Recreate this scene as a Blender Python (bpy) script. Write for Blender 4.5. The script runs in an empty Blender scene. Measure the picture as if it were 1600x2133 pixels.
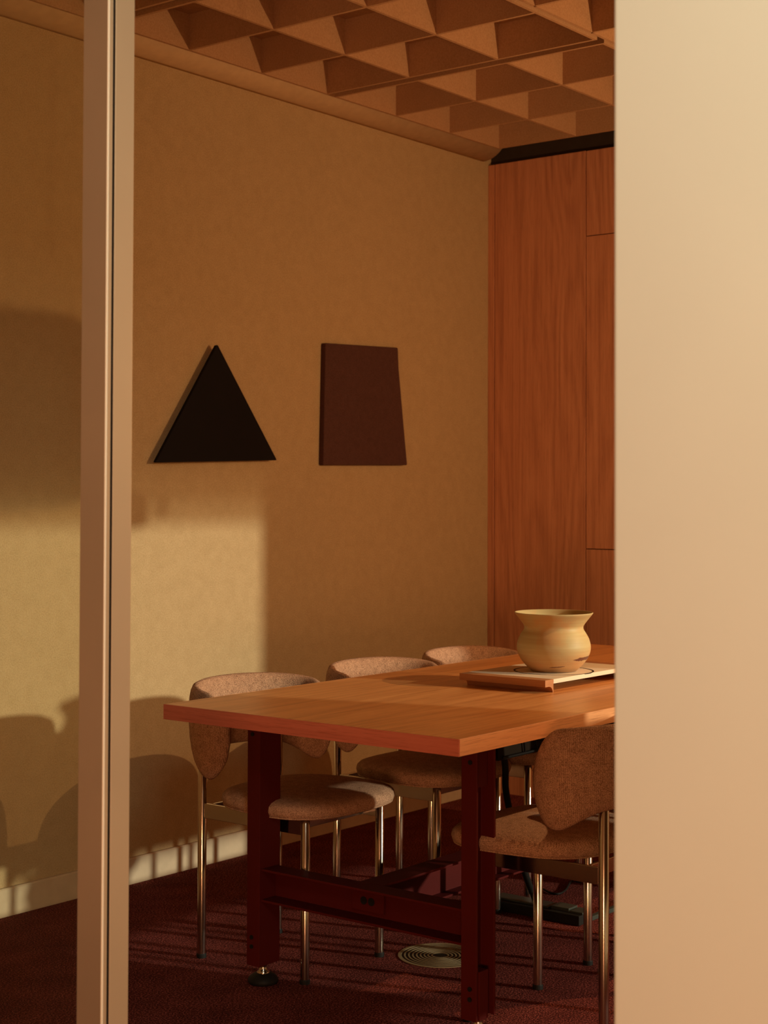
import bpy, bmesh, math, random
from mathutils import Vector, Matrix
random.seed(7)
C = bpy.context.scene.collection
S = bpy.context.scene
PI = math.pi

# ------------------------------------------------------------------ camera
CAM_H = 1.27
cam = bpy.data.cameras.new('camera')
camo = bpy.data.objects.new('camera', cam); C.objects.link(camo)
yaw, pitch, roll = 0.663154515, 0.0213086805, 0.00333337057
fpx, cyp = 3261.36, 964.966
fw = Vector((math.cos(yaw)*math.cos(pitch), math.sin(yaw)*math.cos(pitch), math.sin(pitch)))
r0 = Vector((math.sin(yaw), -math.cos(yaw), 0)); u0 = r0.cross(fw)
rt = math.cos(roll)*r0 + math.sin(roll)*u0
up = math.cos(roll)*u0 - math.sin(roll)*r0
m = Matrix((rt, up, -fw)).transposed().to_4x4(); m.translation = Vector((0, 0, CAM_H))
camo.matrix_world = m
cam.sensor_fit = 'VERTICAL'; cam.sensor_height = 36.0
cam.lens = fpx*36.0/2133.0
cam.shift_y = (cyp-1066.5)/2133.0
cam.clip_start = 0.05; cam.clip_end = 200
cam.dof.use_dof = True; cam.dof.focus_distance = 3.95; cam.dof.aperture_fstop = 7.5
S.camera = camo

# ------------------------------------------------------------------ world, sun, fill lights, exposure
w = bpy.data.worlds.new('world'); S.world = w; w.use_nodes = True
bg = w.node_tree.nodes['Background']
bg.inputs[0].default_value = (1.0, 0.60, 0.27, 1); bg.inputs[1].default_value = 0.55
SUN_DX, SUN_T = -0.32, 0.225          # sideways and downward run per metre across the room
sun = bpy.data.lights.new('sun', 'SUN'); suno = bpy.data.objects.new('sun', sun); C.objects.link(suno)
sun.energy = 2.75; sun.angle = math.radians(1.35); sun.color = (1.0, 0.97, 0.84)
suno.location = (4, -8, 4)
suno.rotation_euler = Vector((SUN_DX, 1.0, -SUN_T)).to_track_quat('-Z', 'Y').to_euler()

def area(name, loc, target, sx, sy, power, col):
    l = bpy.data.lights.new(name, 'AREA'); o = bpy.data.objects.new(name, l); C.objects.link(o)
    l.shape = 'RECTANGLE'; l.size = sx; l.size_y = sy; l.energy = power; l.color = col
    o.location = loc
    o.rotation_euler = (Vector(target)-Vector(loc)).to_track_quat('-Z', 'Y').to_euler()
    return o
area('corridor_fill', (0.60, -0.35, 2.60), (1.7, 0.7, 1.5), 0.8, 0.5, 32, (0.84, 1.0, 0.88))  # unseen fill added to brighten the cream wall, no fixture modelled
area('corridor_low_fill', (-1.5, -0.85, 0.62), (2.6, 1.45, 0.75), 1.0, 0.6, 92, (1.0, 0.46, 0.22))  # added warm fill without a fixture, stands for window light

S.view_settings.view_transform = 'Standard'; S.view_settings.look = 'None'
S.view_settings.exposure = 0.0; S.view_settings.gamma = 1.0; S.view_settings.use_curve_mapping = False
S.cycles.max_bounces = 10; S.cycles.diffuse_bounces = 6; S.cycles.transparent_max_bounces = 12
S.cycles.use_denoising = True
S.cycles.sample_clamp_indirect = 6.0
S.cycles.caustics_reflective = False; S.cycles.caustics_refractive = False

# ------------------------------------------------------------------ materials
def newmat(name):
    m = bpy.data.materials.new(name); m.use_nodes = True
    nt = m.node_tree
    return m, nt, nt.nodes['Principled BSDF']
def coords(nt, scale=(1, 1, 1), kind='Object'):
    tc = nt.nodes.new('ShaderNodeTexCoord'); mp = nt.nodes.new('ShaderNodeMapping')
    mp.inputs['Scale'].default_value = scale
    nt.links.new(tc.outputs[kind], mp.inputs['Vector'])
    return mp.outputs['Vector']
def noise(nt, vec, scale, detail=3, rough=.5, dist=0):
    n = nt.nodes.new('ShaderNodeTexNoise'); nt.links.new(vec, n.inputs['Vector'])
    n.inputs['Scale'].default_value = scale; n.inputs['Detail'].default_value = detail
    n.inputs['Roughness'].default_value = rough; n.inputs['Distortion'].default_value = dist
    return n.outputs['Fac']
def ramp(nt, fac, stops):
    r = nt.nodes.new('ShaderNodeValToRGB'); nt.links.new(fac, r.inputs[0])
    e = r.color_ramp.elements
    while len(e) < len(stops): e.new(.5)
    for i, (p, c) in enumerate(stops):
        e[i].position = p; e[i].color = (c[0], c[1], c[2], 1)
    return r.outputs[0]
def math_(nt, op, a, b):
    n = nt.nodes.new('ShaderNodeMath'); n.operation = op
    for i, v in enumerate((a, b)):
        if isinstance(v, (int, float)): n.inputs[i].default_value = v
        elif v is not None: nt.links.new(v, n.inputs[i])
    return n.outputs[0]
def mixc(nt, fac, a, b, blend='MIX'):
    n = nt.nodes.new('ShaderNodeMix'); n.data_type = 'RGBA'; n.blend_type = blend
    for i, v in ((0, fac), (6, a), (7, b)):
        if isinstance(v, (int, float)): n.inputs[i].default_value = v
        elif isinstance(v, tuple): n.inputs[i].default_value = (*v, 1)
        else: nt.links.new(v, n.inputs[i])
    return n.outputs[2]
def bump(nt, b, height, strength, dist):
    n = nt.nodes.new('ShaderNodeBump'); nt.links.new(height, n.inputs['Height'])
    n.inputs['Strength'].default_value = strength; n.inputs['Distance'].default_value = dist
    nt.links.new(n.outputs[0], b.inputs['Normal'])
def setp(b, col=None, rough=.5, metal=0, spec=.5):
    if col: b.inputs['Base Color'].default_value = (*col, 1)
    b.inputs['Roughness'].default_value = rough; b.inputs['Metallic'].default_value = metal
    b.inputs['Specular IOR Level'].default_value = spec

def plain(name, col, rough=.5, metal=0, spec=.5, vary=.06, vscale=30):
    m, nt, b = newmat(name); setp(b, col, rough, metal, spec)
    f = noise(nt, coords(nt), vscale, 4)
    lo = tuple(c*(1-vary) for c in col); hi = tuple(min(1, c*(1+vary)) for c in col)
    nt.links.new(ramp(nt, f, ((.3, lo), (.7, hi))), b.inputs['Base Color'])
    return m
def fabric(name, dark, light, scale, bstr=.5, rough=.9, weave=0):
    m, nt, b = newmat(name); setp(b, light, rough, 0, .15)
    v = coords(nt)
    f = noise(nt, v, scale, 2, .6); g = noise(nt, v, scale*.12, 2, .5)
    mix = math_(nt, 'ADD', math_(nt, 'MULTIPLY', f, .8), math_(nt, 'MULTIPLY', g, .2))
    if weave:
        uvn = nt.nodes.new('ShaderNodeUVMap'); sp = nt.nodes.new('ShaderNodeSeparateXYZ'); nt.links.new(uvn.outputs[0], sp.inputs[0]); tot = None
        for k in range(2):
            sn = math_(nt, 'SINE', math_(nt, 'MULTIPLY', sp.outputs[k], 6.2832/weave), None)
            tot = sn if tot is None else math_(nt, 'ADD', tot, sn)
        mix = math_(nt, 'ADD', mix, math_(nt, 'MULTIPLY', tot, .05))
    nt.links.new(ramp(nt, mix, ((.36, dark), (.64, light))), b.inputs['Base Color'])
    bump(nt, b, f, bstr, .002)
    return m
def wood(name, cols, grain='x', rough=.35, contour=9.0, spec=.5, fine=1.0, cs=1.0):
    """Long stretched noise along the grain, contour lines for the figure, and short dark pores."""
    m, nt, b = newmat(name); setp(b, cols[1], rough, 0, spec)
    ax = 'xyz'.index(grain)
    def sc(along, across): return tuple(along if i == ax else across for i in range(3))
    fig = noise(nt, coords(nt, sc(.42*cs, 4.2*cs)), 1.0, 2, .45, .25)
    lines = math_(nt, 'ADD', math_(nt, 'MULTIPLY', math_(nt, 'SINE', math_(nt, 'MULTIPLY', fig, contour*6.283), None), .5), .5)
    st = noise(nt, coords(nt, sc(1.4, 70)), 1.0, 5, .6)
    pore = noise(nt, coords(nt, sc(14, 420)), 1.0, 2, .5)
    f = math_(nt, 'ADD', math_(nt, 'MULTIPLY', lines, .17), math_(nt, 'MULTIPLY', st, .83))
    col = ramp(nt, f, ((.22, cols[0]), (.5, cols[1]), (.78, cols[2])))
    pm = ramp(nt, pore, ((.30, (.62, .55, .5)), (.46, (1, 1, 1))))
    nt.links.new(mixc(nt, fine*.7, col, pm, 'MULTIPLY'), b.inputs['Base Color'])
    bump(nt, b, pore, .12, .001)
    return m
def glassmat(name, tint, refl=1.0):
    m, nt, b = newmat(name); nt.nodes.remove(b)
    out = nt.nodes['Material Output']
    t = nt.nodes.new('ShaderNodeBsdfTransparent'); t.inputs[0].default_value = (*tint, 1)
    g = nt.nodes.new('ShaderNodeBsdfGlossy'); g.inputs['Roughness'].default_value = .02
    fr = nt.nodes.new('ShaderNodeFresnel'); fr.inputs[0].default_value = 1.45
    mx = nt.nodes.new('ShaderNodeMixShader')
    nt.links.new(math_(nt, 'MULTIPLY', fr.outputs[0], .6*refl), mx.inputs[0])
    nt.links.new(t.outputs[0], mx.inputs[1]); nt.links.new(g.outputs[0], mx.inputs[2])
    nt.links.new(mx.outputs[0], out.inputs[0])
    return m
def meshblind(name, col, through, solid=.97):
    m, nt, b = newmat(name); nt.nodes.remove(b)
    out = nt.nodes['Material Output']
    t = nt.nodes.new('ShaderNodeBsdfTransparent'); t.inputs[0].default_value = (*through, 1)
    d = nt.nodes.new('ShaderNodeBsdfDiffuse'); d.inputs[0].default_value = (*col, 1)
    tr = nt.nodes.new('ShaderNodeBsdfTranslucent'); tr.inputs[0].default_value = (*col, 1)
    a = nt.nodes.new('ShaderNodeMixShader'); a.inputs[0].default_value = .5
    nt.links.new(d.outputs[0], a.inputs[1]); nt.links.new(tr.outputs[0], a.inputs[2])
    mx = nt.nodes.new('ShaderNodeMixShader'); mx.inputs[0].default_value = solid
    nt.links.new(t.outputs[0], mx.inputs[1]); nt.links.new(a.outputs[0], mx.inputs[2])
    nt.links.new(mx.outputs[0], out.inputs[0])
    return m

M = {}
M['felt'] = fabric('wall_felt', (.36, .25, .118), (.48, .345, .175), 260, .35)
M['cove'] = plain('cove_paint', (.52, .36, .19), .7, 0, .2)
M['base'] = plain('baseboard_paint', (.52, .40, .25), .5, 0, .4)
M['cream'] = plain('cream_wall_paint', (.60, .58, .46), .6, 0, .3, .02, 3)
M['board'] = fabric('ceiling_board', (.37, .21, .10), (.44, .26, .13), 180, .15)
M['void'] = plain('dark_plenum', (.045, .030, .018), .9, 0, .1)
M['alu'] = plain('champagne_metal', (.48, .36, .24), .42, .55, .5, .05, 4)
M['alu_glint'] = plain('champagne_metal_glint', (.98, .90, .70), .3, 0, .6, .02, 4)  # highlight along the jamb corner, put into a near-white colour
M['alu_lit'] = plain('champagne_metal_lit', (.70, .54, .345), .5, .45, .4, .04, 4)  # lit copy of the jamb metal: its brighter side is in the colour
M['seal'] = plain('black_seal', (.012, .007, .004), .7, 0, .2)
M['fab'] = fabric('brown_heather_wool', (.19, .095, .052), (.58, .335, .190), 420, .7, .9, .0034)
M['steel'] = plain('polished_steel', (.56, .47, .38), .17, 1.0, .5, .02, 10)
M['red'] = plain('oxblood_lacquer', (.072, .0062, .0044), .55, 0, .12, .05, 12)
M['black'] = plain('black_plastic', (.010, .009, .007), .6, 0, .15, .1)
M['greyg'] = plain('dark_green_metal', (.035, .042, .032), .5, .2, .4, .1)
M['wood_top'] = wood('table_oak', ((.46, .175, .050), (.66, .285, .085), (.80, .38, .125)), 'x', .33, 8, .5, .8)
M['wood_edge_y'] = wood('table_oak_edge_y', ((.38, .088, .046), (.49, .124, .066), (.57, .152, .080)), 'y', .4, 6, .4, .8)  # redder end edge: how light falls there is put into the colour
M['wood_edge_x'] = wood('table_oak_edge_x', ((.62, .26, .10), (.78, .36, .145), (.86, .43, .18)), 'x', .4, 3, .4, 1.0)  # paler side edge: the light it catches is put into the colour
M['wood_wall'] = wood('wall_oak', ((.40, .160, .080), (.55, .235, .115), (.64, .29, .145)), 'z', .42, 16, .35, .7)
M['tray_wood'] = wood('tray_oak', ((.30, .12, .045), (.40, .175, .07), (.48, .23, .095)), 'y', .45, 5, .35, .7)
M['tray_top'] = plain('tray_cream', (.72, .63, .46), .55, 0, .35, .03, 8)
M['pane'] = glassmat('clear_glass', (.95, .955, .90), .25)
M['wpane'] = glassmat('window_glass', (.95, .95, .92), .5)
M['blind'] = meshblind('solar_mesh', (.55, .31, .13), (.80, .55, .38))
M['sun_block'] = meshblind('brown_sun_block', (.20, .12, .06), (1, 1, 1), 1.0)
M['sheer'] = meshblind('sheer_mesh', (.55, .31, .13), (1, .95, .88), .42)
M['black_art'] = plain('black_art', (.006, .004, .003), .75, 0, .12, .1, 6)
M['felt_art'] = fabric('maroon_felt', (.062, .026, .019), (.092, .040, .029), 320, .4)
M['brass'] = plain('grille_metal', (.27, .20, .10), .55, .2, .4)
M['corr_floor'] = plain('corridor_floor', (.15, .045, .025), .5, 0, .4)
M['corr_wall'] = plain('corridor_wall', (.60, .40, .22), .8, 0, .2)
M['shade'] = plain('pendant_felt', (.10, .06, .03), .9, 0, .1)

def carpet():
    m, nt, b = newmat('red_carpet'); setp(b, (.3, .05, .03), .95, 0, .05)
    v = coords(nt)
    f = noise(nt, v, 210, 3, .7); g = noise(nt, v, 7, 4, .6)
    nt.links.new(ramp(nt, math_(nt, 'ADD', math_(nt, 'MULTIPLY', f, .88), math_(nt, 'MULTIPLY', g, .12)),
                      ((.38, (.015, .004, .003)), (.51, (.125, .026, .020)), (.64, (.46, .115, .086)))), b.inputs['Base Color'])
    bump(nt, b, f, 1.0, .006)
    return m
M['carpet'] = carpet()

def potclay():
    m, nt, b = newmat('pot_clay'); setp(b, (.7, .5, .25), .5, 0, .25)
    v = coords(nt)
    sep = nt.nodes.new('ShaderNodeSeparateXYZ'); nt.links.new(v, sep.inputs[0])
    z = sep.outputs[2]
    hor = noise(nt, coords(nt, (3, 3, 110)), 1.0, 4, .6)
    warm = noise(nt, coords(nt, (9, 9, 14)), 1.0, 3, .55, .4)
    col = ramp(nt, hor, ((.3, (.42, .325, .142)), (.7, (.50, .440, .215))))
    col = mixc(nt, math_(nt, 'MULTIPLY', ramp(nt, warm, ((.45, (0, 0, 0)), (.75, (1, 1, 1)))), .85), col, (.56, .28, .10))
    low = nt.nodes.new('ShaderNodeMapRange'); nt.links.new(z, low.inputs[0])
    low.inputs[1].default_value = .070; low.inputs[2].default_value = .022
    low.inputs[3].default_value = 0; low.inputs[4].default_value = .55
    col = mixc(nt, low.outputs[0], col, (.62, .27, .10))
    low2 = nt.nodes.new('ShaderNodeMapRange'); nt.links.new(math_(nt, 'ADD', z, math_(nt, 'MULTIPLY', warm, .02)), low2.inputs[0])
    low2.inputs[1].default_value = .024; low2.inputs[2].default_value = .016
    low2.inputs[3].default_value = 0; low2.inputs[4].default_value = .55
    col = mixc(nt, low2.outputs[0], col, (.26, .15, .08))
    nt.links.new(col, b.inputs['Base Color'])
    bump(nt, b, hor, .15, .002)
    return m
M['clay'] = potclay()
M['glaze'] = plain('dark_glaze_streak', (.14, .055, .035), .35, 0, .5, .1)

# ------------------------------------------------------------------ mesh helpers
def box(bm, a, b):
    x0, y0, z0 = (min(a[i], b[i]) for i in range(3)); x1, y1, z1 = (max(a[i], b[i]) for i in range(3))
    v = [bm.verts.new(p) for p in ((x0, y0, z0), (x1, y0, z0), (x1, y1, z0), (x0, y1, z0), (x0, y0, z1), (x1, y0, z1), (x1, y1, z1), (x0, y1, z1))]
    for f in ((3, 2, 1, 0), (4, 5, 6, 7), (0, 1, 5, 4), (1, 2, 6, 5), (2, 3, 7, 6), (3, 0, 4, 7)):
        bm.faces.new([v[i] for i in f])
def loft(bm, rings, closed=True, caps=True):
    R = [[bm.verts.new(p) for p in r] for r in rings]
    n = len(R[0])
    for a, b in zip(R, R[1:]):
        for i in range(n if closed else n-1):
            j = (i+1) % n
            bm.faces.new((a[i], a[j], b[j], b[i]))
    if caps:
        bm.faces.new(list(reversed(R[0]))); bm.faces.new(R[-1])
    return R
def tube(bm, pts, r, seg=16, caps=True):
    pts = [Vector(p) for p in pts]; rings = []
    for i, p in enumerate(pts):
        t = (pts[min(i+1, len(pts)-1)]-pts[max(i-1, 0)]).normalized()
        ref = Vector((0, 0, 1)) if abs(t.z) < .9 else Vector((1, 0, 0))
        a = t.cross(ref).normalized(); b = t.cross(a).normalized()
        rr = r[i] if isinstance(r, (list, tuple)) else r
        rings.append([p + rr*(math.cos(k*2*PI/seg)*a + math.sin(k*2*PI/seg)*b) for k in range(seg)])
    loft(bm, rings, True, caps)
def lathe(bm, prof, seg=64, center=(0, 0)):
    rings = []
    for r, z in prof:
        rings.append([(center[0]+r*math.cos(k*2*PI/seg), center[1]+r*math.sin(k*2*PI/seg), z) for k in range(seg)])
    loft(bm, rings, True, True)
def prism(bm, prof, axis, a, b):
    """extrude a 2-D profile (list of (u,v)) along axis from a to b; u,v = the other two axes in order"""
    def P(u, v, t):
        return {'x': (t, u, v), 'y': (u, t, v), 'z': (u, v, t)}[axis]
    loft(bm, [[P(u, v, a) for u, v in prof], [P(u, v, b) for u, v in prof]])
def obj(name, bm, mat, parent=None, smooth=False, bevel=0, loc=None, segs=2):
    bmesh.ops.recalc_face_normals(bm, faces=bm.faces)
    me = bpy.data.meshes.new(name); bm.to_mesh(me); bm.free()
    me.materials.append(M[mat] if isinstance(mat, str) else mat)
    o = bpy.data.objects.new(name, me); C.objects.link(o)
    if smooth:
        for p in me.polygons: p.use_smooth = True
    if bevel:
        md = o.modifiers.new('bevel', 'BEVEL'); md.width = bevel; md.segments = segs; md.limit_method = 'ANGLE'; md.angle_limit = .6
    if parent: o.parent = parent
    if loc: o.location = loc
    return o
def bx(name, a, b, mat, parent=None, bevel=0):
    bm = bmesh.new(); box(bm, a, b); return obj(name, bm, mat, parent, False, bevel)
def tag(o, label=None, cat=None, group=None, kind=None):
    if label: o['label'] = label
    if cat: o['category'] = cat
    if group: o['group'] = group
    if kind: o['kind'] = kind
    return o
def thing(name, label, cat, loc=(0, 0, 0), rz=0, group=None):
    o = bpy.data.objects.new(name, None); C.objects.link(o)
    o.location = loc; o.rotation_euler = (0, 0, rz); o.empty_display_size = .1
    return tag(o, label, cat, group)
def struct(o, label=None):
    o['kind'] = 'structure'
    if label: o['label'] = label
    return o
def empty_struct(name, label):
    o = bpy.data.objects.new(name, None); C.objects.link(o); o['kind'] = 'structure'; o['label'] = label
    return o

# ------------------------------------------------------------------ the room
WY, WX, PX = 3.831, 5.636, 1.70       # art wall, oak wall, partition
WINY = 0.80
CZ = 3.02
struct(bx('floor', (PX+.03, WINY-.2, -.06), (WX+.1, WY+.1, 0), 'carpet'), 'dark red cut-pile carpet under the table and chairs')
struct(bx('floor_corridor', (-3, -3.0, -.06), (PX+.03, WY+.1, -.001), 'corr_floor'), 'corridor floor in front of the glazed partition')
struct(bx('wall_left', (PX-3, WY, 0), (WX+.1, WY+.12, CZ), 'felt'), 'tan felt-covered wall carrying the triangle and the maroon panel')
bmb = bmesh.new(); prism(bmb, ((WY, 0), (WY, .085), (WY-.012, .085), (WY-.016, .081), (WY-.016, 0)), 'x', PX+.06, WX-.03)
struct(obj('baseboard_left', bmb, 'base'), 'cream baseboard along the felt wall')
# cove moulding: convex roll between wall and ceiling
prof = [(WY, CZ-.05), (WY, 2.725)]
for k in range(1, 13):
    a = PI/2*k/12
    prof.append((WY-.135*math.sin(a)**1.0, 2.725+.135*(1-math.cos(a))))
prof.append((WY-.135, CZ-.05))
bmc = bmesh.new(); prism(bmc, prof, 'x', PX+.06, WX-.04)
struct(obj('trim_1', bmc, 'cove', smooth=False, bevel=0), 'rounded cove moulding along the top of the felt wall')
for p in bpy.data.objects['trim_1'].data.polygons: p.use_smooth = len(p.vertices) == 4 and abs(p.normal.x) < .5

# oak wall with recessed joints
wr = struct(bx('wall_rear', (WX+.022, WINY-.2, 0), (WX+.12, WY+.1, CZ), 'void'), 'oak panelled rear wall with thin dark joints')
def panel(y0, y1, z0, z1, seed):
    bm = bmesh.new(); box(bm, (0, -(y1-y0)/2, -(z1-z0)/2), (.02, (y1-y0)/2, (z1-z0)/2))
    o = obj('panel', bm, 'wood_wall', wr, False, .0012)
    # each board is cut from its own stretch of veneer
    for v in o.data.vertices: v.co += Vector((seed*3.1, seed*1.7, seed*5.3))
    o.location = Vector((WX, (y0+y1)/2, (z0+z1)/2)) - Vector((seed*3.1, seed*1.7, seed*5.3))
    return o
g = .0035
panel(3.797+g/2, WY, .0, 2.715, 1.3)
panel(3.34+g/2, 3.797-g/2, .09, 2.715, 2.1)
ys = [3.34, 2.62, 1.9, 1.2, WINY]
for i, (a, b) in enumerate(zip(ys, ys[1:])):
    zs = (.09, 1.056, 2.357, 2.715)
    for j in range(3):
        panel(b+g/2, a-g/2, zs[j]+g/2, zs[j+1]-g/2, 3.0+.77*i+.31*j)
struct(bx('baseboard_rear', (WX-.004, WINY, 0), (WX+.021, 3.797, .088), 'wood_wall'), 'oak plinth under the panelled wall')

# ceiling: closed deck with an egg-crate of boards below
ce = struct(bx('ceiling', (PX, WINY-.2, CZ-.02), (WX+.1, WY+.1, CZ+.05), 'void'), 'egg-crate ceiling of tan boards in square cells')
ZB, ZT, TH = 2.735, 2.852, .011
def cboard(a, b, name='board'):
    return bx(name, a, b, 'board', ce)
rows = [3.660, 3.2865, 2.913, 2.5395]
mods = [(2.19, 3.235), (3.285, 4.341), (4.395, 5.462)]
for x0, x1 in mods:
    xs = [x0+(x1-x0)*k/3 for k in range(4)]
    for y in rows:
        for a, b in zip(xs, xs[1:]):
            cboard((a+TH/2, y-TH/2, ZB), (b-TH/2, y+TH/2, ZT))
    for x in xs:
        for a, b in zip(rows, rows[1:]):
            cboard((x-TH/2, b-TH/2, ZB), (x+TH/2, a+TH/2 if a == rows[0] else a-TH/2, ZT))
    bx('top_panel', (x0-TH/2, rows[-1]-TH/2, ZT), (x1+TH/2, rows[0]+TH/2, ZT+.012), 'board', ce)
rows2 = [2.5395-.03, 2.136, 1.762, 1.388, 1.015]
mods2 = [(2.16, 3.215), (3.265, 4.27), (4.27, 5.325)]
for x0, x1 in mods2[1:]:
    xs = [x0+(x1-x0)*k/3 for k in range(4)]
    for y in rows2:
        for a, b in zip(xs, xs[1:]):
            cboard((a+TH/2, y-TH/2, ZB), (b-TH/2, y+TH/2, ZT))
    for x in (xs if x0 < 4 else xs[1:]):
        for a, b in zip(rows2, rows2[1:]):
            cboard((x-TH/2, b+TH/2, ZB), (x+TH/2, a-TH/2, ZT))
    bx('top_panel', (x0+(TH/2 if x0 > 4 else -TH/2), rows2[-1]-TH/2, ZT), (x1+TH/2, rows2[0]+TH/2, ZT+.012), 'board', ce)

# window wall on the right (outside the frame, where the sun comes in)
WL, WR_ = 2.30, 5.235
wr_ = bmesh.new()
box(wr_, (PX+.06, WINY-.2, 0), (WL, WINY, CZ)); box(wr_, (WR_, WINY-.2, 0), (WX, WINY, CZ))
box(wr_, (WL, WINY-.2, 2.70), (WR_, WINY, CZ)); box(wr_, (WL, WINY-.2, 0), (WR_, WINY, .06)); box(wr_, (4.47, WINY-.060, .77), (WR_, WINY, 1.215));  # last box is an unseen bar added to block low sun
struct(obj('wall_right', wr_, 'base'), 'window wall on the right side of the room')
win = empty_struct('window_1', 'wide window with lowered mesh blinds in the right wall')
for a, b in (((WL, WINY-.14, .06), (WL+.03, WINY-.08, 2.70)), ((WR_-.03, WINY-.14, .06), (WR_, WINY-.08, 2.70)),
             ((WL+.03, WINY-.14, .06), (WR_-.03, WINY-.08, .10)), ((WL+.03, WINY-.14, 2.66), (WR_-.03, WINY-.08, 2.70))):
    bx('window_frame', a, b, 'alu', win)
bx('pane', (WL+.03, WINY-.115, .10), (WR_-.03, WINY-.109, 2.66), 'wpane', win)
bx('blind', (WL+.005, WINY-.075, .36), (3.75, WINY-.074, 2.70), 'sun_block', win)  # opaque panel added to keep the sun off the near chair
bx('blind', (3.755, WINY-.06, 2.10), (WR_-.005, WINY-.059, 2.70), 'blind', win)
bx('soft_edge_sheer', (3.755, WINY-.04, 2.02), (WR_-.005, WINY-.039, 2.70), 'sheer', win)  # stepped sheers added to soften the upper edge of the sun patch
bx('soft_edge_sheer', (3.755, WINY-.03, 1.94), (WR_-.005, WINY-.029, 2.70), 'sheer', win)
bx('soft_edge_sheer', (3.755, WINY-.02, 1.86), (WR_-.005, WINY-.019, 2.70), 'sheer', win)

bx('blind', (3.75, WINY-.075, .80), (3.86, WINY-.074, 1.0), 'sun_block', win)  # small piece added only to keep sun off the table's side edge
# glazed partition: door opening between the post and the cream wall
post = empty_struct('door_1', 'champagne metal door jamb at the left of the doorway')
PYc = 1.893
bm = bmesh.new(); box(bm, (PX, PYc+.0035, -.0), (PX+.0080, PYc+.060, CZ)); obj('jamb_face', bm, 'alu', post)
bm = bmesh.new(); box(bm, (PX-.0005, PYc, 0), (PX+.0030, PYc+.0036, CZ)); obj('edge_bead', bm, 'alu_glint', post, False, .001)
bm = bmesh.new(); box(bm, (PX+.0030, PYc, 0), (PX+.0092, PYc+.0036, CZ)); obj('jamb_lip', bm, 'alu_lit', post)
bm = bmesh.new(); box(bm, (PX+.0080, PYc+.0036, 0), (PX+.0092, PYc+.060, CZ)); box(bm, (PX+.0092, PYc+.0010, 0), (PX+.0149, PYc+.060, CZ)); obj('seal', bm, 'seal', post)
bm = bmesh.new(); box(bm, (PX+.0150, PYc, 0), (PX+.056, PYc+.060, CZ)); obj('reveal', bm, 'alu_lit', post, False, .0008)
gl = empty_struct('window_2', 'tall clear glass pane left of the door jamb')
bx('pane', (PX+.024, PYc+.058, .0), (PX+.034, WY, CZ), 'pane', gl)
struct(bx('wall_front', (PX, -3.0, 0), (PX+.06, 0.968, CZ), 'cream', None, .004), 'plain cream wall at the right of the doorway')
struct(bx('trim_2', (PX, .968, 2.25), (PX+.056, PYc, CZ), 'alu'), 'metal header above the doorway')
# corridor shell behind the camera
struct(bx('ceiling_corridor', (-3, -3.0, CZ-.02), (PX, WY+.1, CZ+.05), 'cream'), 'corridor ceiling')
struct(bx('wall_back', (-3.1, -3.0, 0), (-3, WY+.1, CZ), 'corr_wall'), 'corridor end wall behind the camera')
struct(bx('wall_side', (-3, -3.1, 0), (PX+.06, -3.0, CZ), 'corr_wall'), 'corridor side wall')

# ------------------------------------------------------------------ table
TZ, TX0, TX1, TY0, TY1, TT = .740, 2.806, 4.93, 1.982, 2.902, .038
tab = thing('meeting_table', 'long oak-topped meeting table on oxblood steel channel legs', 'table', (0, 0, 0))
EB = .004
bx('tabletop', (TX0+EB, TY0+EB, TZ-TT), (TX1-EB, TY1-EB, TZ), 'wood_top', tab)
for a, b, mt in (((TX0, TY0, TZ-TT), (TX0+EB, TY1, TZ), 'wood_edge_y'), ((TX1-EB, TY0, TZ-TT), (TX1, TY1, TZ), 'wood_edge_y'),
                 ((TX0+EB, TY0, TZ-TT), (TX1-EB, TY0+EB, TZ), 'wood_edge_x'), ((TX0+EB, TY1-EB, TZ-TT), (TX1-EB, TY1, TZ), 'wood_edge_x')):
    bx('edge_band', a, b, mt, tab, .0006)
def channel_leg(x0, yc, outward):
    """C-channel upright: web on the inner side, two flanges opening outward; bolts and end blocks"""
    d, wd, t = .080, .044, .007
    yin, yout = yc-outward*wd/2, yc+outward*wd/2
    z0, z1 = .052, TZ-TT-.001
    pr = [(x0, yin), (x0+d, yin), (x0+d, yout), (x0+d-t, yout), (x0+d-t, yin+outward*t), (x0+t, yin+outward*t), (x0+t, yout), (x0, yout)]
    bm = bmesh.new(); prism(bm, pr, 'z', z0, z1)
    lg = obj('leg', bm, 'red', tab, False, .0012)
    for za, zb in ((z1-.112, z1-.002), (z0+.002, z0+.115)):
        ya, yb = yin+outward*(t+.001), yout-outward*.012
        if za > .3: bx('end_block', (x0+t+.013, min(ya, yb), za), (x0+d-t-.012, max(ya, yb), zb), 'red', lg, .001)
        else: bx('end_block', (x0+t+.001, min(ya, yb+outward*.016), za), (x0+t+.036, max(ya, yb+outward*.016), zb), 'red', lg, .001)
    for z in (z1-.026, z1-.050, z0+.050, z0+.074):
        bm = bmesh.new(); tube(bm, ((x0-.003, yc+outward*.004, z), (x0+.004, yc+outward*.004, z)), .0055, 12)
        obj('bolt', bm, 'black', lg)
    bm = bmesh.new(); lathe(bm, ((.0, z0+.03), (.009, z0+.03), (.009, .022), (.017, .022), (.017, .030), (.011, .034), (.011, z0-.002), (.012, z0)), 24, (x0+d/2, yc))
    obj('levelling_stud', bm, 'steel', lg, True)
    bm = bmesh.new(); lathe(bm, ((.002, .0005), (.036, .0005), (.040, .004), (.040, .010), (.036, .017), (.026, .024), (.016, .0275), (.002, .028)), 40, (x0+d/2, yc))
    obj('foot_pad', bm, 'black', lg, True)
LX0, LX1 = 3.013, 4.650
YL, YR = 2.780, 2.099
for x in (LX0, LX1):
    channel_leg(x, YL, 1); channel_leg(x, YR, -1)
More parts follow.
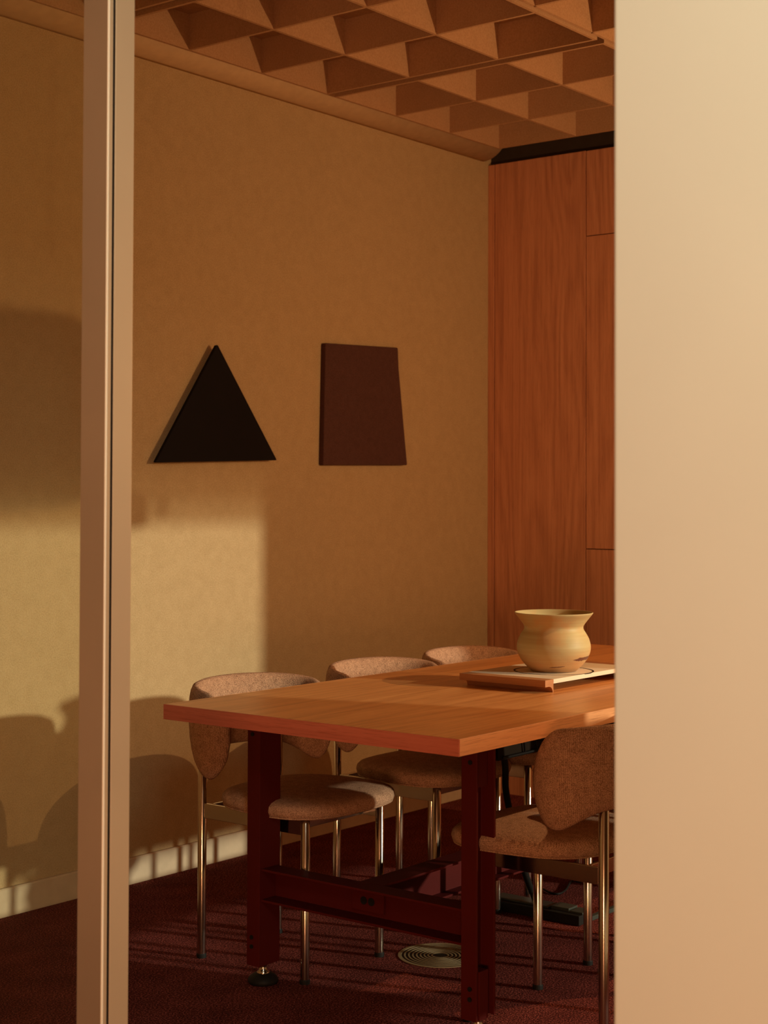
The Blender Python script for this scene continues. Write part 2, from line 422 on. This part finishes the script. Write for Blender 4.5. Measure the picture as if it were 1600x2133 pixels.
def crossbeam(x0, sgn):
    t, z0, z1 = .006, .220, .305
    xa, xb = (x0+.006, x0+.066)
    if sgn < 0: xa, xb = xb+.008, xa+.008
    pr = [(xa, z0), (xb, z0), (xb, z1), (xa, z1), (xa, z1-t), (xb-math.copysign(t, xb-xa), z1-t), (xb-math.copysign(t, xb-xa), z0+t), (xa, z0+t)]
    bm = bmesh.new(); prism(bm, [(u, v) for u, v in pr], 'y', YR+.023, YL-.023)
    return obj('crossbeam', bm, 'red', tab, False, .001)
cb = crossbeam(LX0, 1); crossbeam(LX1, -1)
# I-section long beam
yc, hw, t, z0, z1 = 2.44, .036, .006, .220, .305
pr = [(yc-hw, z0), (yc+hw, z0), (yc+hw, z0+t), (yc+t/2, z0+t), (yc+t/2, z1-t), (yc+hw, z1-t), (yc+hw, z1), (yc-hw, z1), (yc-hw, z1-t), (yc-t/2, z1-t), (yc-t/2, z0+t), (yc-hw, z0+t)]
bm = bmesh.new(); prism(bm, pr, 'x', LX0+.067, LX1+.013); obj('long_beam', bm, 'red', tab, False, .001)
# top rails carrying the slab
for x in (LX0, LX1):
    bx('top_rail', (x+.020, YR+.023, TZ-TT-.040), (x+.060, YL-.023, TZ-TT-.001), 'red', tab, .001)
# power outlet on the front beam
op = bx('outlet_plate', (LX0+.050, 2.390, .238), (LX0+.060, 2.490, .289), 'red', tab, .001)
for y in (2.452, 2.428):
    bm = bmesh.new(); tube(bm, ((LX0+.0505, y, .264), (LX0+.0485, y, .264)), .010, 20); obj('socket', bm, 'black', op)

def set_uv(o, fn):
    me = o.data; uv = me.uv_layers.new(name='UVMap')
    for l in me.loops: uv.data[l.index].uv = fn(me.vertices[l.vertex_index].co)
# ------------------------------------------------------------------ chairs (back at local +y)
def make_chair():
    t = thing('dining_chair', '', 'chair')
    def sup(a, n): return math.copysign(abs(math.cos(a))**(2/n), math.cos(a)), math.copysign(abs(math.sin(a))**(2/n), math.sin(a))
    # seat pad
    bm = bmesh.new(); rings = []
    for s, z in ((.02, .4275), (.55, .4265), (.86, .4265), (.94, .430), (.985, .438), (1, .449), (.988, .460), (.95, .468), (.86, .474), (.65, .4785), (.35, .481), (.02, .482)):
        r = []
        for k in range(56):
            cx, sy = sup(2*PI*k/56, 3.0)
            y = -.055+.205*sy*s
            wdt = .222-.018*sy
            dz = .010*max(0, -sy*s-.55)**1.5*-1.0     # waterfall at the front
            r.append((wdt*cx*s, y, z+dz))
        rings.append(r)
    loft(bm, rings); st = obj('seat', bm, 'fab', t, True); set_uv(st, lambda c: (c.x+c.z, c.y+c.z))
    # seam line of the pad
    bm = bmesh.new(); pts = []
    for k in range(57):
        cx, sy = sup(2*PI*k/56, 3.0); pts.append(((.222-.018*sy)*cx*.972, -.055+.205*sy*.972, .4335))
    tube(bm, pts, .0022, 6, False); obj('seam', bm, 'fab', st, True)
    # wrap-round backrest
    bm = bmesh.new(); rings = []; NS = 61
    for i in range(NS):
        s = -1+2*i/(NS-1); a = abs(s); ph = math.radians(113)*s
        cx, cyy = .221*math.sin(ph), .100+.150*math.cos(ph)
        nx, ny = math.sin(ph)/.221, math.cos(ph)/.150
        l = math.hypot(nx, ny); nx /= l; ny /= l
        top = .758-.030*a**2.2
        bot = .560-.054*math.exp(-((a-.78)/.24)**2)
        et = 1.0 if a < .78 else math.sqrt(max(0, 1-((a-.78)/.222)**2))
        eb = 1.0 if a < .72 else max(0, 1-((a-.72)/.281)**3)**(1/3)
        zt = .645+(top-.645)*et; zb = .625+(bot-.625)*eb
        e = min(et, eb)
        th = .0225*(.55+.45*et)
        h = (zt-zb)/2; zc = (zt+zb)/2; r = []
        for k in range(20):
            cc, ss = sup(2*PI*k/20, 2.35)
            lean = (zc+h*ss-.64)*.06
            r.append((cx+nx*(th*cc), cyy+ny*(th*cc)+lean, zc+h*ss))
        rings.append(r)
    loft(bm, rings); bk = obj('backrest', bm, 'fab', t, True); set_uv(bk, lambda c: (math.atan2(c.x, c.y-.06)*.19, c.z))
    for sx in (-1, 1):
        for sy, ztop in ((-1, .4255), (1, .66)):
            bm = bmesh.new(); tube(bm, ((sx*.157, sy*.188, .010), (sx*.157, sy*.188, ztop-.003), (sx*.157, sy*.188, ztop)), (.0122, .0122, .010), 24)
            lg = obj('leg', bm, 'steel', t, True)
            md = lg.modifiers.new('es', 'EDGE_SPLIT'); md.split_angle = .8
            bm = bmesh.new(); lathe(bm, ((.001, .0005), (.0138, .0005), (.0138, .010), (.0125, .0125), (.001, .0125)), 20, (sx*.157, sy*.188)); obj('foot_cap', bm, 'black', lg)
        bx('side_rail', (sx*.157-.004, -.176, .384), (sx*.157+.004, .176, .424), 'steel', t, .001)
    for sy in (-1, 1):
        bx('cross_rail', (-.1525, sy*.150-.004, .392), (.1525, sy*.150+.004, .4255), 'steel', t, .001)
    return t
def copy_tree(o, parent=None):
    c = o.copy(); C.objects.link(c)
    if parent: c.parent = parent
    for ch in list(o.children): copy_tree(ch, c)
    return c
G = 'brown wool chairs around the oak table'
ch0 = make_chair()
for i, (x, y, rz, lab) in enumerate((
        (3.270, 2.876, 0, 'brown wool chair facing the near end of the table, tucked beside the left oxblood leg'),
        (3.853, 2.876, 0, 'middle brown wool chair on the felt wall side, sunlit on its backrest'),
        (4.340, 2.876, 0, 'brown wool chair furthest along the felt wall, its back mostly in shade'),
        (3.301, 2.003, PI, 'brown wool chair seen from behind, right of the near table corner'),
        (3.900, 2.030, PI+.12, 'brown wool chair mostly hidden beyond the one seen from behind'))):
    o = ch0 if i == 0 else copy_tree(ch0)
    o.location = (x, y, 0); o.rotation_euler = (0, 0, rz)
    tag(o, lab, 'chair', G)

# ------------------------------------------------------------------ tray and pot
tr = thing('serving_tray', 'low cream-topped tray on curved oak rails, lying on the oak table', 'tray', (3.607, 2.263, TZ))
TLX, TLY, TH_ = .516, .283, .035
bm = bmesh.new(); box(bm, (.0425, 0, TH_-.012), (TLX-.0425, TLY, TH_)); obj('tray_top', bm, 'tray_top', tr, False, .0008)
for flip in (0, 1):
    pr = [(0, TH_), (.042, TH_), (.042, 0), (.0385, 0), (.037, .006), (.033, .0115), (.027, .015), (.020, .0165), (0, .0165)]
    if flip: pr = [(TLX-u, v) for u, v in pr]
    bm = bmesh.new(); prism(bm, pr, 'y', 0, TLY); obj('rail', bm, 'tray_wood', tr, False, .0006)
PXc, PYp = 3.832, 2.376
bm = bmesh.new(); R = []
for r, z in ((.1095, TH_+.0004), (.1145, TH_+.0006), (.1145, TH_-.001), (.1095, TH_-.001)):
    R.append([(PXc-3.607+r*math.cos(2*PI*k/72), PYp-2.263+r*math.sin(2*PI*k/72), z) for k in range(72)])
loft(bm, R+[R[0]], True, False); obj('groove', bm, 'black', tr)
bx('inlay_line', (.0425, .128, TH_-.001), (.115, .1295, TH_+.0004), 'tray_wood', tr)

pot = thing('clay_pot', 'round flared clay pot with ochre glaze on the cream tray', 'pot', (PXc, PYp, TZ+TH_+.0008), .35)
prof_o = [(.002, 0), (.058, 0), (.066, .002), (.0735, .009), (.0845, .020), (.0950, .034), (.1020, .048), (.1052, .062), (.1045, .076), (.1000, .092), (.0925, .106), (.0865, .1150), (.0842, .1215), (.0850, .128), (.0900, .136), (.0985, .147), (.1090, .1600), (.1118, .1642)]
prof_i = [(.1120, .1655), (.1100, .1662), (.1065, .1630), (.0950, .149), (.0865, .139), (.0800, .129), (.0785, .121), (.0810, .114), (.0880, .102), (.0950, .090), (.0985, .076), (.0990, .062), (.0960, .048), (.0880, .032), (.070, .014), (.040, .008), (.002, .008)]
def smoothp(p, n=4):
    out = []
    for i in range(len(p)-1):
        p0, p1, p2, p3 = p[max(i-1, 0)], p[i], p[i+1], p[min(i+2, len(p)-1)]
        for k in range(n):
            t = k/n
            out.append(tuple(.5*((2*p1[j])+(-p0[j]+p2[j])*t+(2*p0[j]-5*p1[j]+4*p2[j]-p3[j])*t*t+(-p0[j]+3*p1[j]-3*p2[j]+p3[j])*t**3) for j in (0, 1)))
    out.append(p[-1]); return out
po = smoothp(prof_o, 3)
bm = bmesh.new(); lathe(bm, po+smoothp(prof_i, 3), 96)
obj('pot_body', bm, 'clay', pot, True)
def rad(z):
    for (r0_, z0_), (r1_, z1_) in zip(po, po[1:]):
        if z0_ <= z <= z1_ and z1_ > z0_: return r0_+(r1_-r0_)*(z-z0_)/(z1_-z0_)
    return .09
def streak(a0, a1, zc, hw, seed, name):
    rnd = random.Random(seed); bm = bmesh.new(); n = 26; top = []; bot = []
    for i in range(n):
        u = i/(n-1); a = a0+(a1-a0)*u
        env = min(1, u*5, (1-u)*7)
        zt = zc+hw*env*(.6+.4*rnd.random())+.004*(u-.5); zb = zc-hw*env*(.5+.6*rnd.random())+.004*(u-.5)
        for L, z in ((top, zt), (bot, zb)):
            r = rad(z)+.0004; L.append(bm.verts.new((r*math.cos(a), r*math.sin(a), z)))
    for i in range(n-1): bm.faces.new((bot[i], bot[i+1], top[i+1], top[i]))
    return obj(name, bm, 'glaze', pot, True)
streak(-2.00-.35, -0.90-.35, .0395, .0058, 3, 'glaze_streak')
streak(-2.75-.35, -2.20-.35, .0175, .0014, 5, 'glaze_streak')

# ------------------------------------------------------------------ wall art
bm = bmesh.new()
tri = [(3.919, 1.797), (3.628, 1.3805), (4.231, 1.4005)]
def rounded_poly(pts, r, n=4):
    out = []
    for i, p in enumerate(pts):
        p = Vector(p); a = Vector(pts[i-1]); b = Vector(pts[(i+1) % len(pts)])
        da = (a-p).normalized(); db = (b-p).normalized()
        for k in range(n+1):
            t = k/n; q0 = p+da*r; q1 = p+db*r
            out.append(tuple((1-t)**2*q0+2*t*(1-t)*p+t*t*q1))
    return out
prism(bm, rounded_poly(tri, .007), 'y', WY-.034, WY-.021)
o = obj('triangle_artwork', bm, 'black_art', None, False, .0012)
bx('standoff', (3.88, WY-.0211, 1.47), (3.95, WY, 1.56), 'black_art', o)
tag(o, 'black triangular panel hanging on the tan felt wall', 'wall art')
bm = bmesh.new()
quad = [(4.514, 1.849), (4.503, 1.388), (5.026, 1.397), (4.968, 1.783), (4.962, 1.866)]
prism(bm, rounded_poly(quad, .004, 2), 'y', WY-.024, WY)
o = obj('felt_artwork', bm, 'felt_art', None, False, .003)
tag(o, 'maroon felt four-sided panel with a slanted right edge on the felt wall', 'wall art')

# ------------------------------------------------------------------ floor grille
gr = thing('floor_grille', 'round metal air grille of concentric rings set in the red carpet', 'floor grille', (3.537, 2.560, 0))
bm = bmesh.new(); lathe(bm, ((.001, .0002), (.116, .0002), (.116, .0007), (.001, .0007)), 48); obj('grille_well', bm, 'black', gr)
for k, r in enumerate((.112, .0985, .087, .0760, .0652, .0545, .0440, .0335, .023)):
    hw = .0050 if k == 0 else .0021
    bm = bmesh.new(); lathe(bm, ((r-hw, .0008), (r+hw, .0008), (r+hw, .0016), (r+hw-.0005, .0019), (r-hw+.0005, .0019), (r-hw, .0016), (r-hw, .0008)), 64)
    bm.faces.ensure_lookup_table()
    for f in [f for f in bm.faces if len(f.verts) > 8]: bm.faces.remove(f)
    obj('ring', bm, 'brass', gr)
for a in (0, PI/2):
    bm = bmesh.new(); box(bm, (-.110, -.0015, .0006), (.110, .0015, .0010)); o = obj('spoke', bm, 'black', gr); o.rotation_euler = (0, 0, a+.5)

# ------------------------------------------------------------------ power unit and cables on the far floor
pu = thing('floor_power_unit', 'long low black power unit on the red carpet under the table', 'power unit', (4.03, 2.43, 0))
bx('body', (0, -.02, .001), (.075, .30, .030), 'black', pu, .002)
bx('lid', (.020, .10, .030), (.075, .30, .036), 'greyg', pu, .001)
bx('lid', (.024, .030, .030), (.075, .092, .040), 'greyg', pu, .001)
bx('lid', (.020, -.02, .030), (.075, .024, .036), 'greyg', pu, .001)
bx('side_rail', (.076, -.020, .001), (.36, -.004, .014), 'greyg', pu, .001)
def cable(name, pts, r, label, n=8, mat='black'):
    P = [Vector(p) for p in pts]; out = []
    for i in range(len(P)-1):
        p0, p1, p2, p3 = P[max(i-1, 0)], P[i], P[i+1], P[min(i+2, len(P)-1)]
        for k in range(n):
            t = k/n
            out.append(.5*((2*p1)+(-p0+p2)*t+(2*p0-5*p1+4*p2-p3)*t*t+(-p0+3*p1-3*p2+p3)*t**3))
    out.append(P[-1])
    bm = bmesh.new(); tube(bm, out, r, 10)
    return tag(obj(name, bm, mat, None, True), label, 'cable')
cable('power_cable', ((3.843, 2.565, 0.700), (3.847, 2.565, 0.614), (3.858, 2.565, 0.523), (3.869, 2.565, 0.472), (3.870, 2.565, 0.415), (3.887, 2.565, 0.357), (3.906, 2.565, 0.311), (3.945, 2.565, 0.203), (4.060, 2.600, 0.080), (4.065, 2.580, 0.037)), .010,
      'thick black cable sleeve dropping from the table to the power unit')
cable('thin_cable', ((4.62, 2.93, .012), (4.479, 2.877, .006), (4.405, 2.811, .004), (4.321, 2.712, .004), (4.303, 2.656, .004), (4.363, 2.660, .004), (4.473, 2.705, .004), (4.62, 2.74, .004)), .0032,
      'thin black cable looping across the carpet beyond the power unit')
# sheet-metal cable tray slung under the table, solid sides added to shade the seats, with black wire hangers in front of it
M['tray_metal'] = plain('dark_brown_metal', (.016, .010, .006), .95, 0, .05)
bm = bmesh.new()
box(bm, (3.40, 2.275, .585), (4.50, 2.279, .700)); box(bm, (3.40, 2.279, .585), (4.50, 2.520, .589)); box(bm, (3.40, 2.520, .585), (4.50, 2.524, .700))
ct = obj('cable_tray', bm, 'tray_metal', tab)
def wire(pts, r, name, par):
    bm = bmesh.new(); tube(bm, pts, r, 8); return obj(name, bm, 'black', par, True)
wire(((3.41, 2.268, .592), (4.48, 2.268, .592)), .004, 'tray_wire', ct)
for a, b in ((3.50, 3.515), (3.535, 3.575), (3.545, 3.645), (3.78, 3.72), (3.86, 3.93), (4.10, 4.03)):
    wire(((a, 2.268, .700), (b, 2.268, .594)), .0030, 'tray_hanger', ct)
for k in range(3):
    wire(((3.615+.012*k, 2.266-.003*k, .700), (3.622+.014*k, 2.266-.003*k, .65), (3.648+.014*k, 2.266-.003*k, .592)), .005, 'bundled_cable', ct)

# pendant bulb near the window (outside the frame): it warms the upper wall and the ceiling cells
LP = (4.55, 1.15, 1.75)
fl = thing('pendant_lamp', 'bare warm pendant bulb hanging near the window wall', 'lamp', (LP[0], LP[1], 0))
bm = bmesh.new(); tube(bm, ((0, 0, 1.86), (0, 0, 2.733)), .004, 10); obj('cord', bm, 'black', fl, True)
bm = bmesh.new(); lathe(bm, ((.001, 1.800), (.018, 1.800), (.021, 1.85), (.005, 1.862), (.001, 1.862)), 24); obj('lamp_holder', bm, 'black', fl, True)
l = bpy.data.lights.new('bulb', 'POINT'); lo = bpy.data.objects.new('bulb', l); C.objects.link(lo)
l.energy = 82; l.color = (1.0, 0.60, 0.30); l.shadow_soft_size = .006; lo.location = (0, 0, LP[2]); lo.parent = fl
# blank round-cornered plaque hanging beside the lamp, added only to cast the rounded shadow on the felt wall
ss = .20
px_, py_ = LP[0]+(3.372-LP[0])*ss, LP[1]+(WY-LP[1])*ss
zt, zb_ = LP[2]+(1.842-LP[2])*ss, LP[2]+(1.24-LP[2])*ss
ds = thing('shadow_plaque', 'blank round-cornered plaque added out of view to cast a wall shadow', 'shadow_caster', (px_, py_, 0), math.atan2(WY-LP[1], 3.372-LP[0])+PI/2)
bm = bmesh.new(); prism(bm, rounded_poly([(0, zb_), (.18, zb_), (.18, zt), (0, zt)], .019, 8), 'y', -.003, .003); obj('plaque', bm, 'black', ds)
for u in (.14, .03):
    bm = bmesh.new(); tube(bm, ((u, 0, zt-.002), (u, 0, 2.733)), .0005, 6); obj('wire', bm, 'black', ds)
bpy.context.view_layer.update()
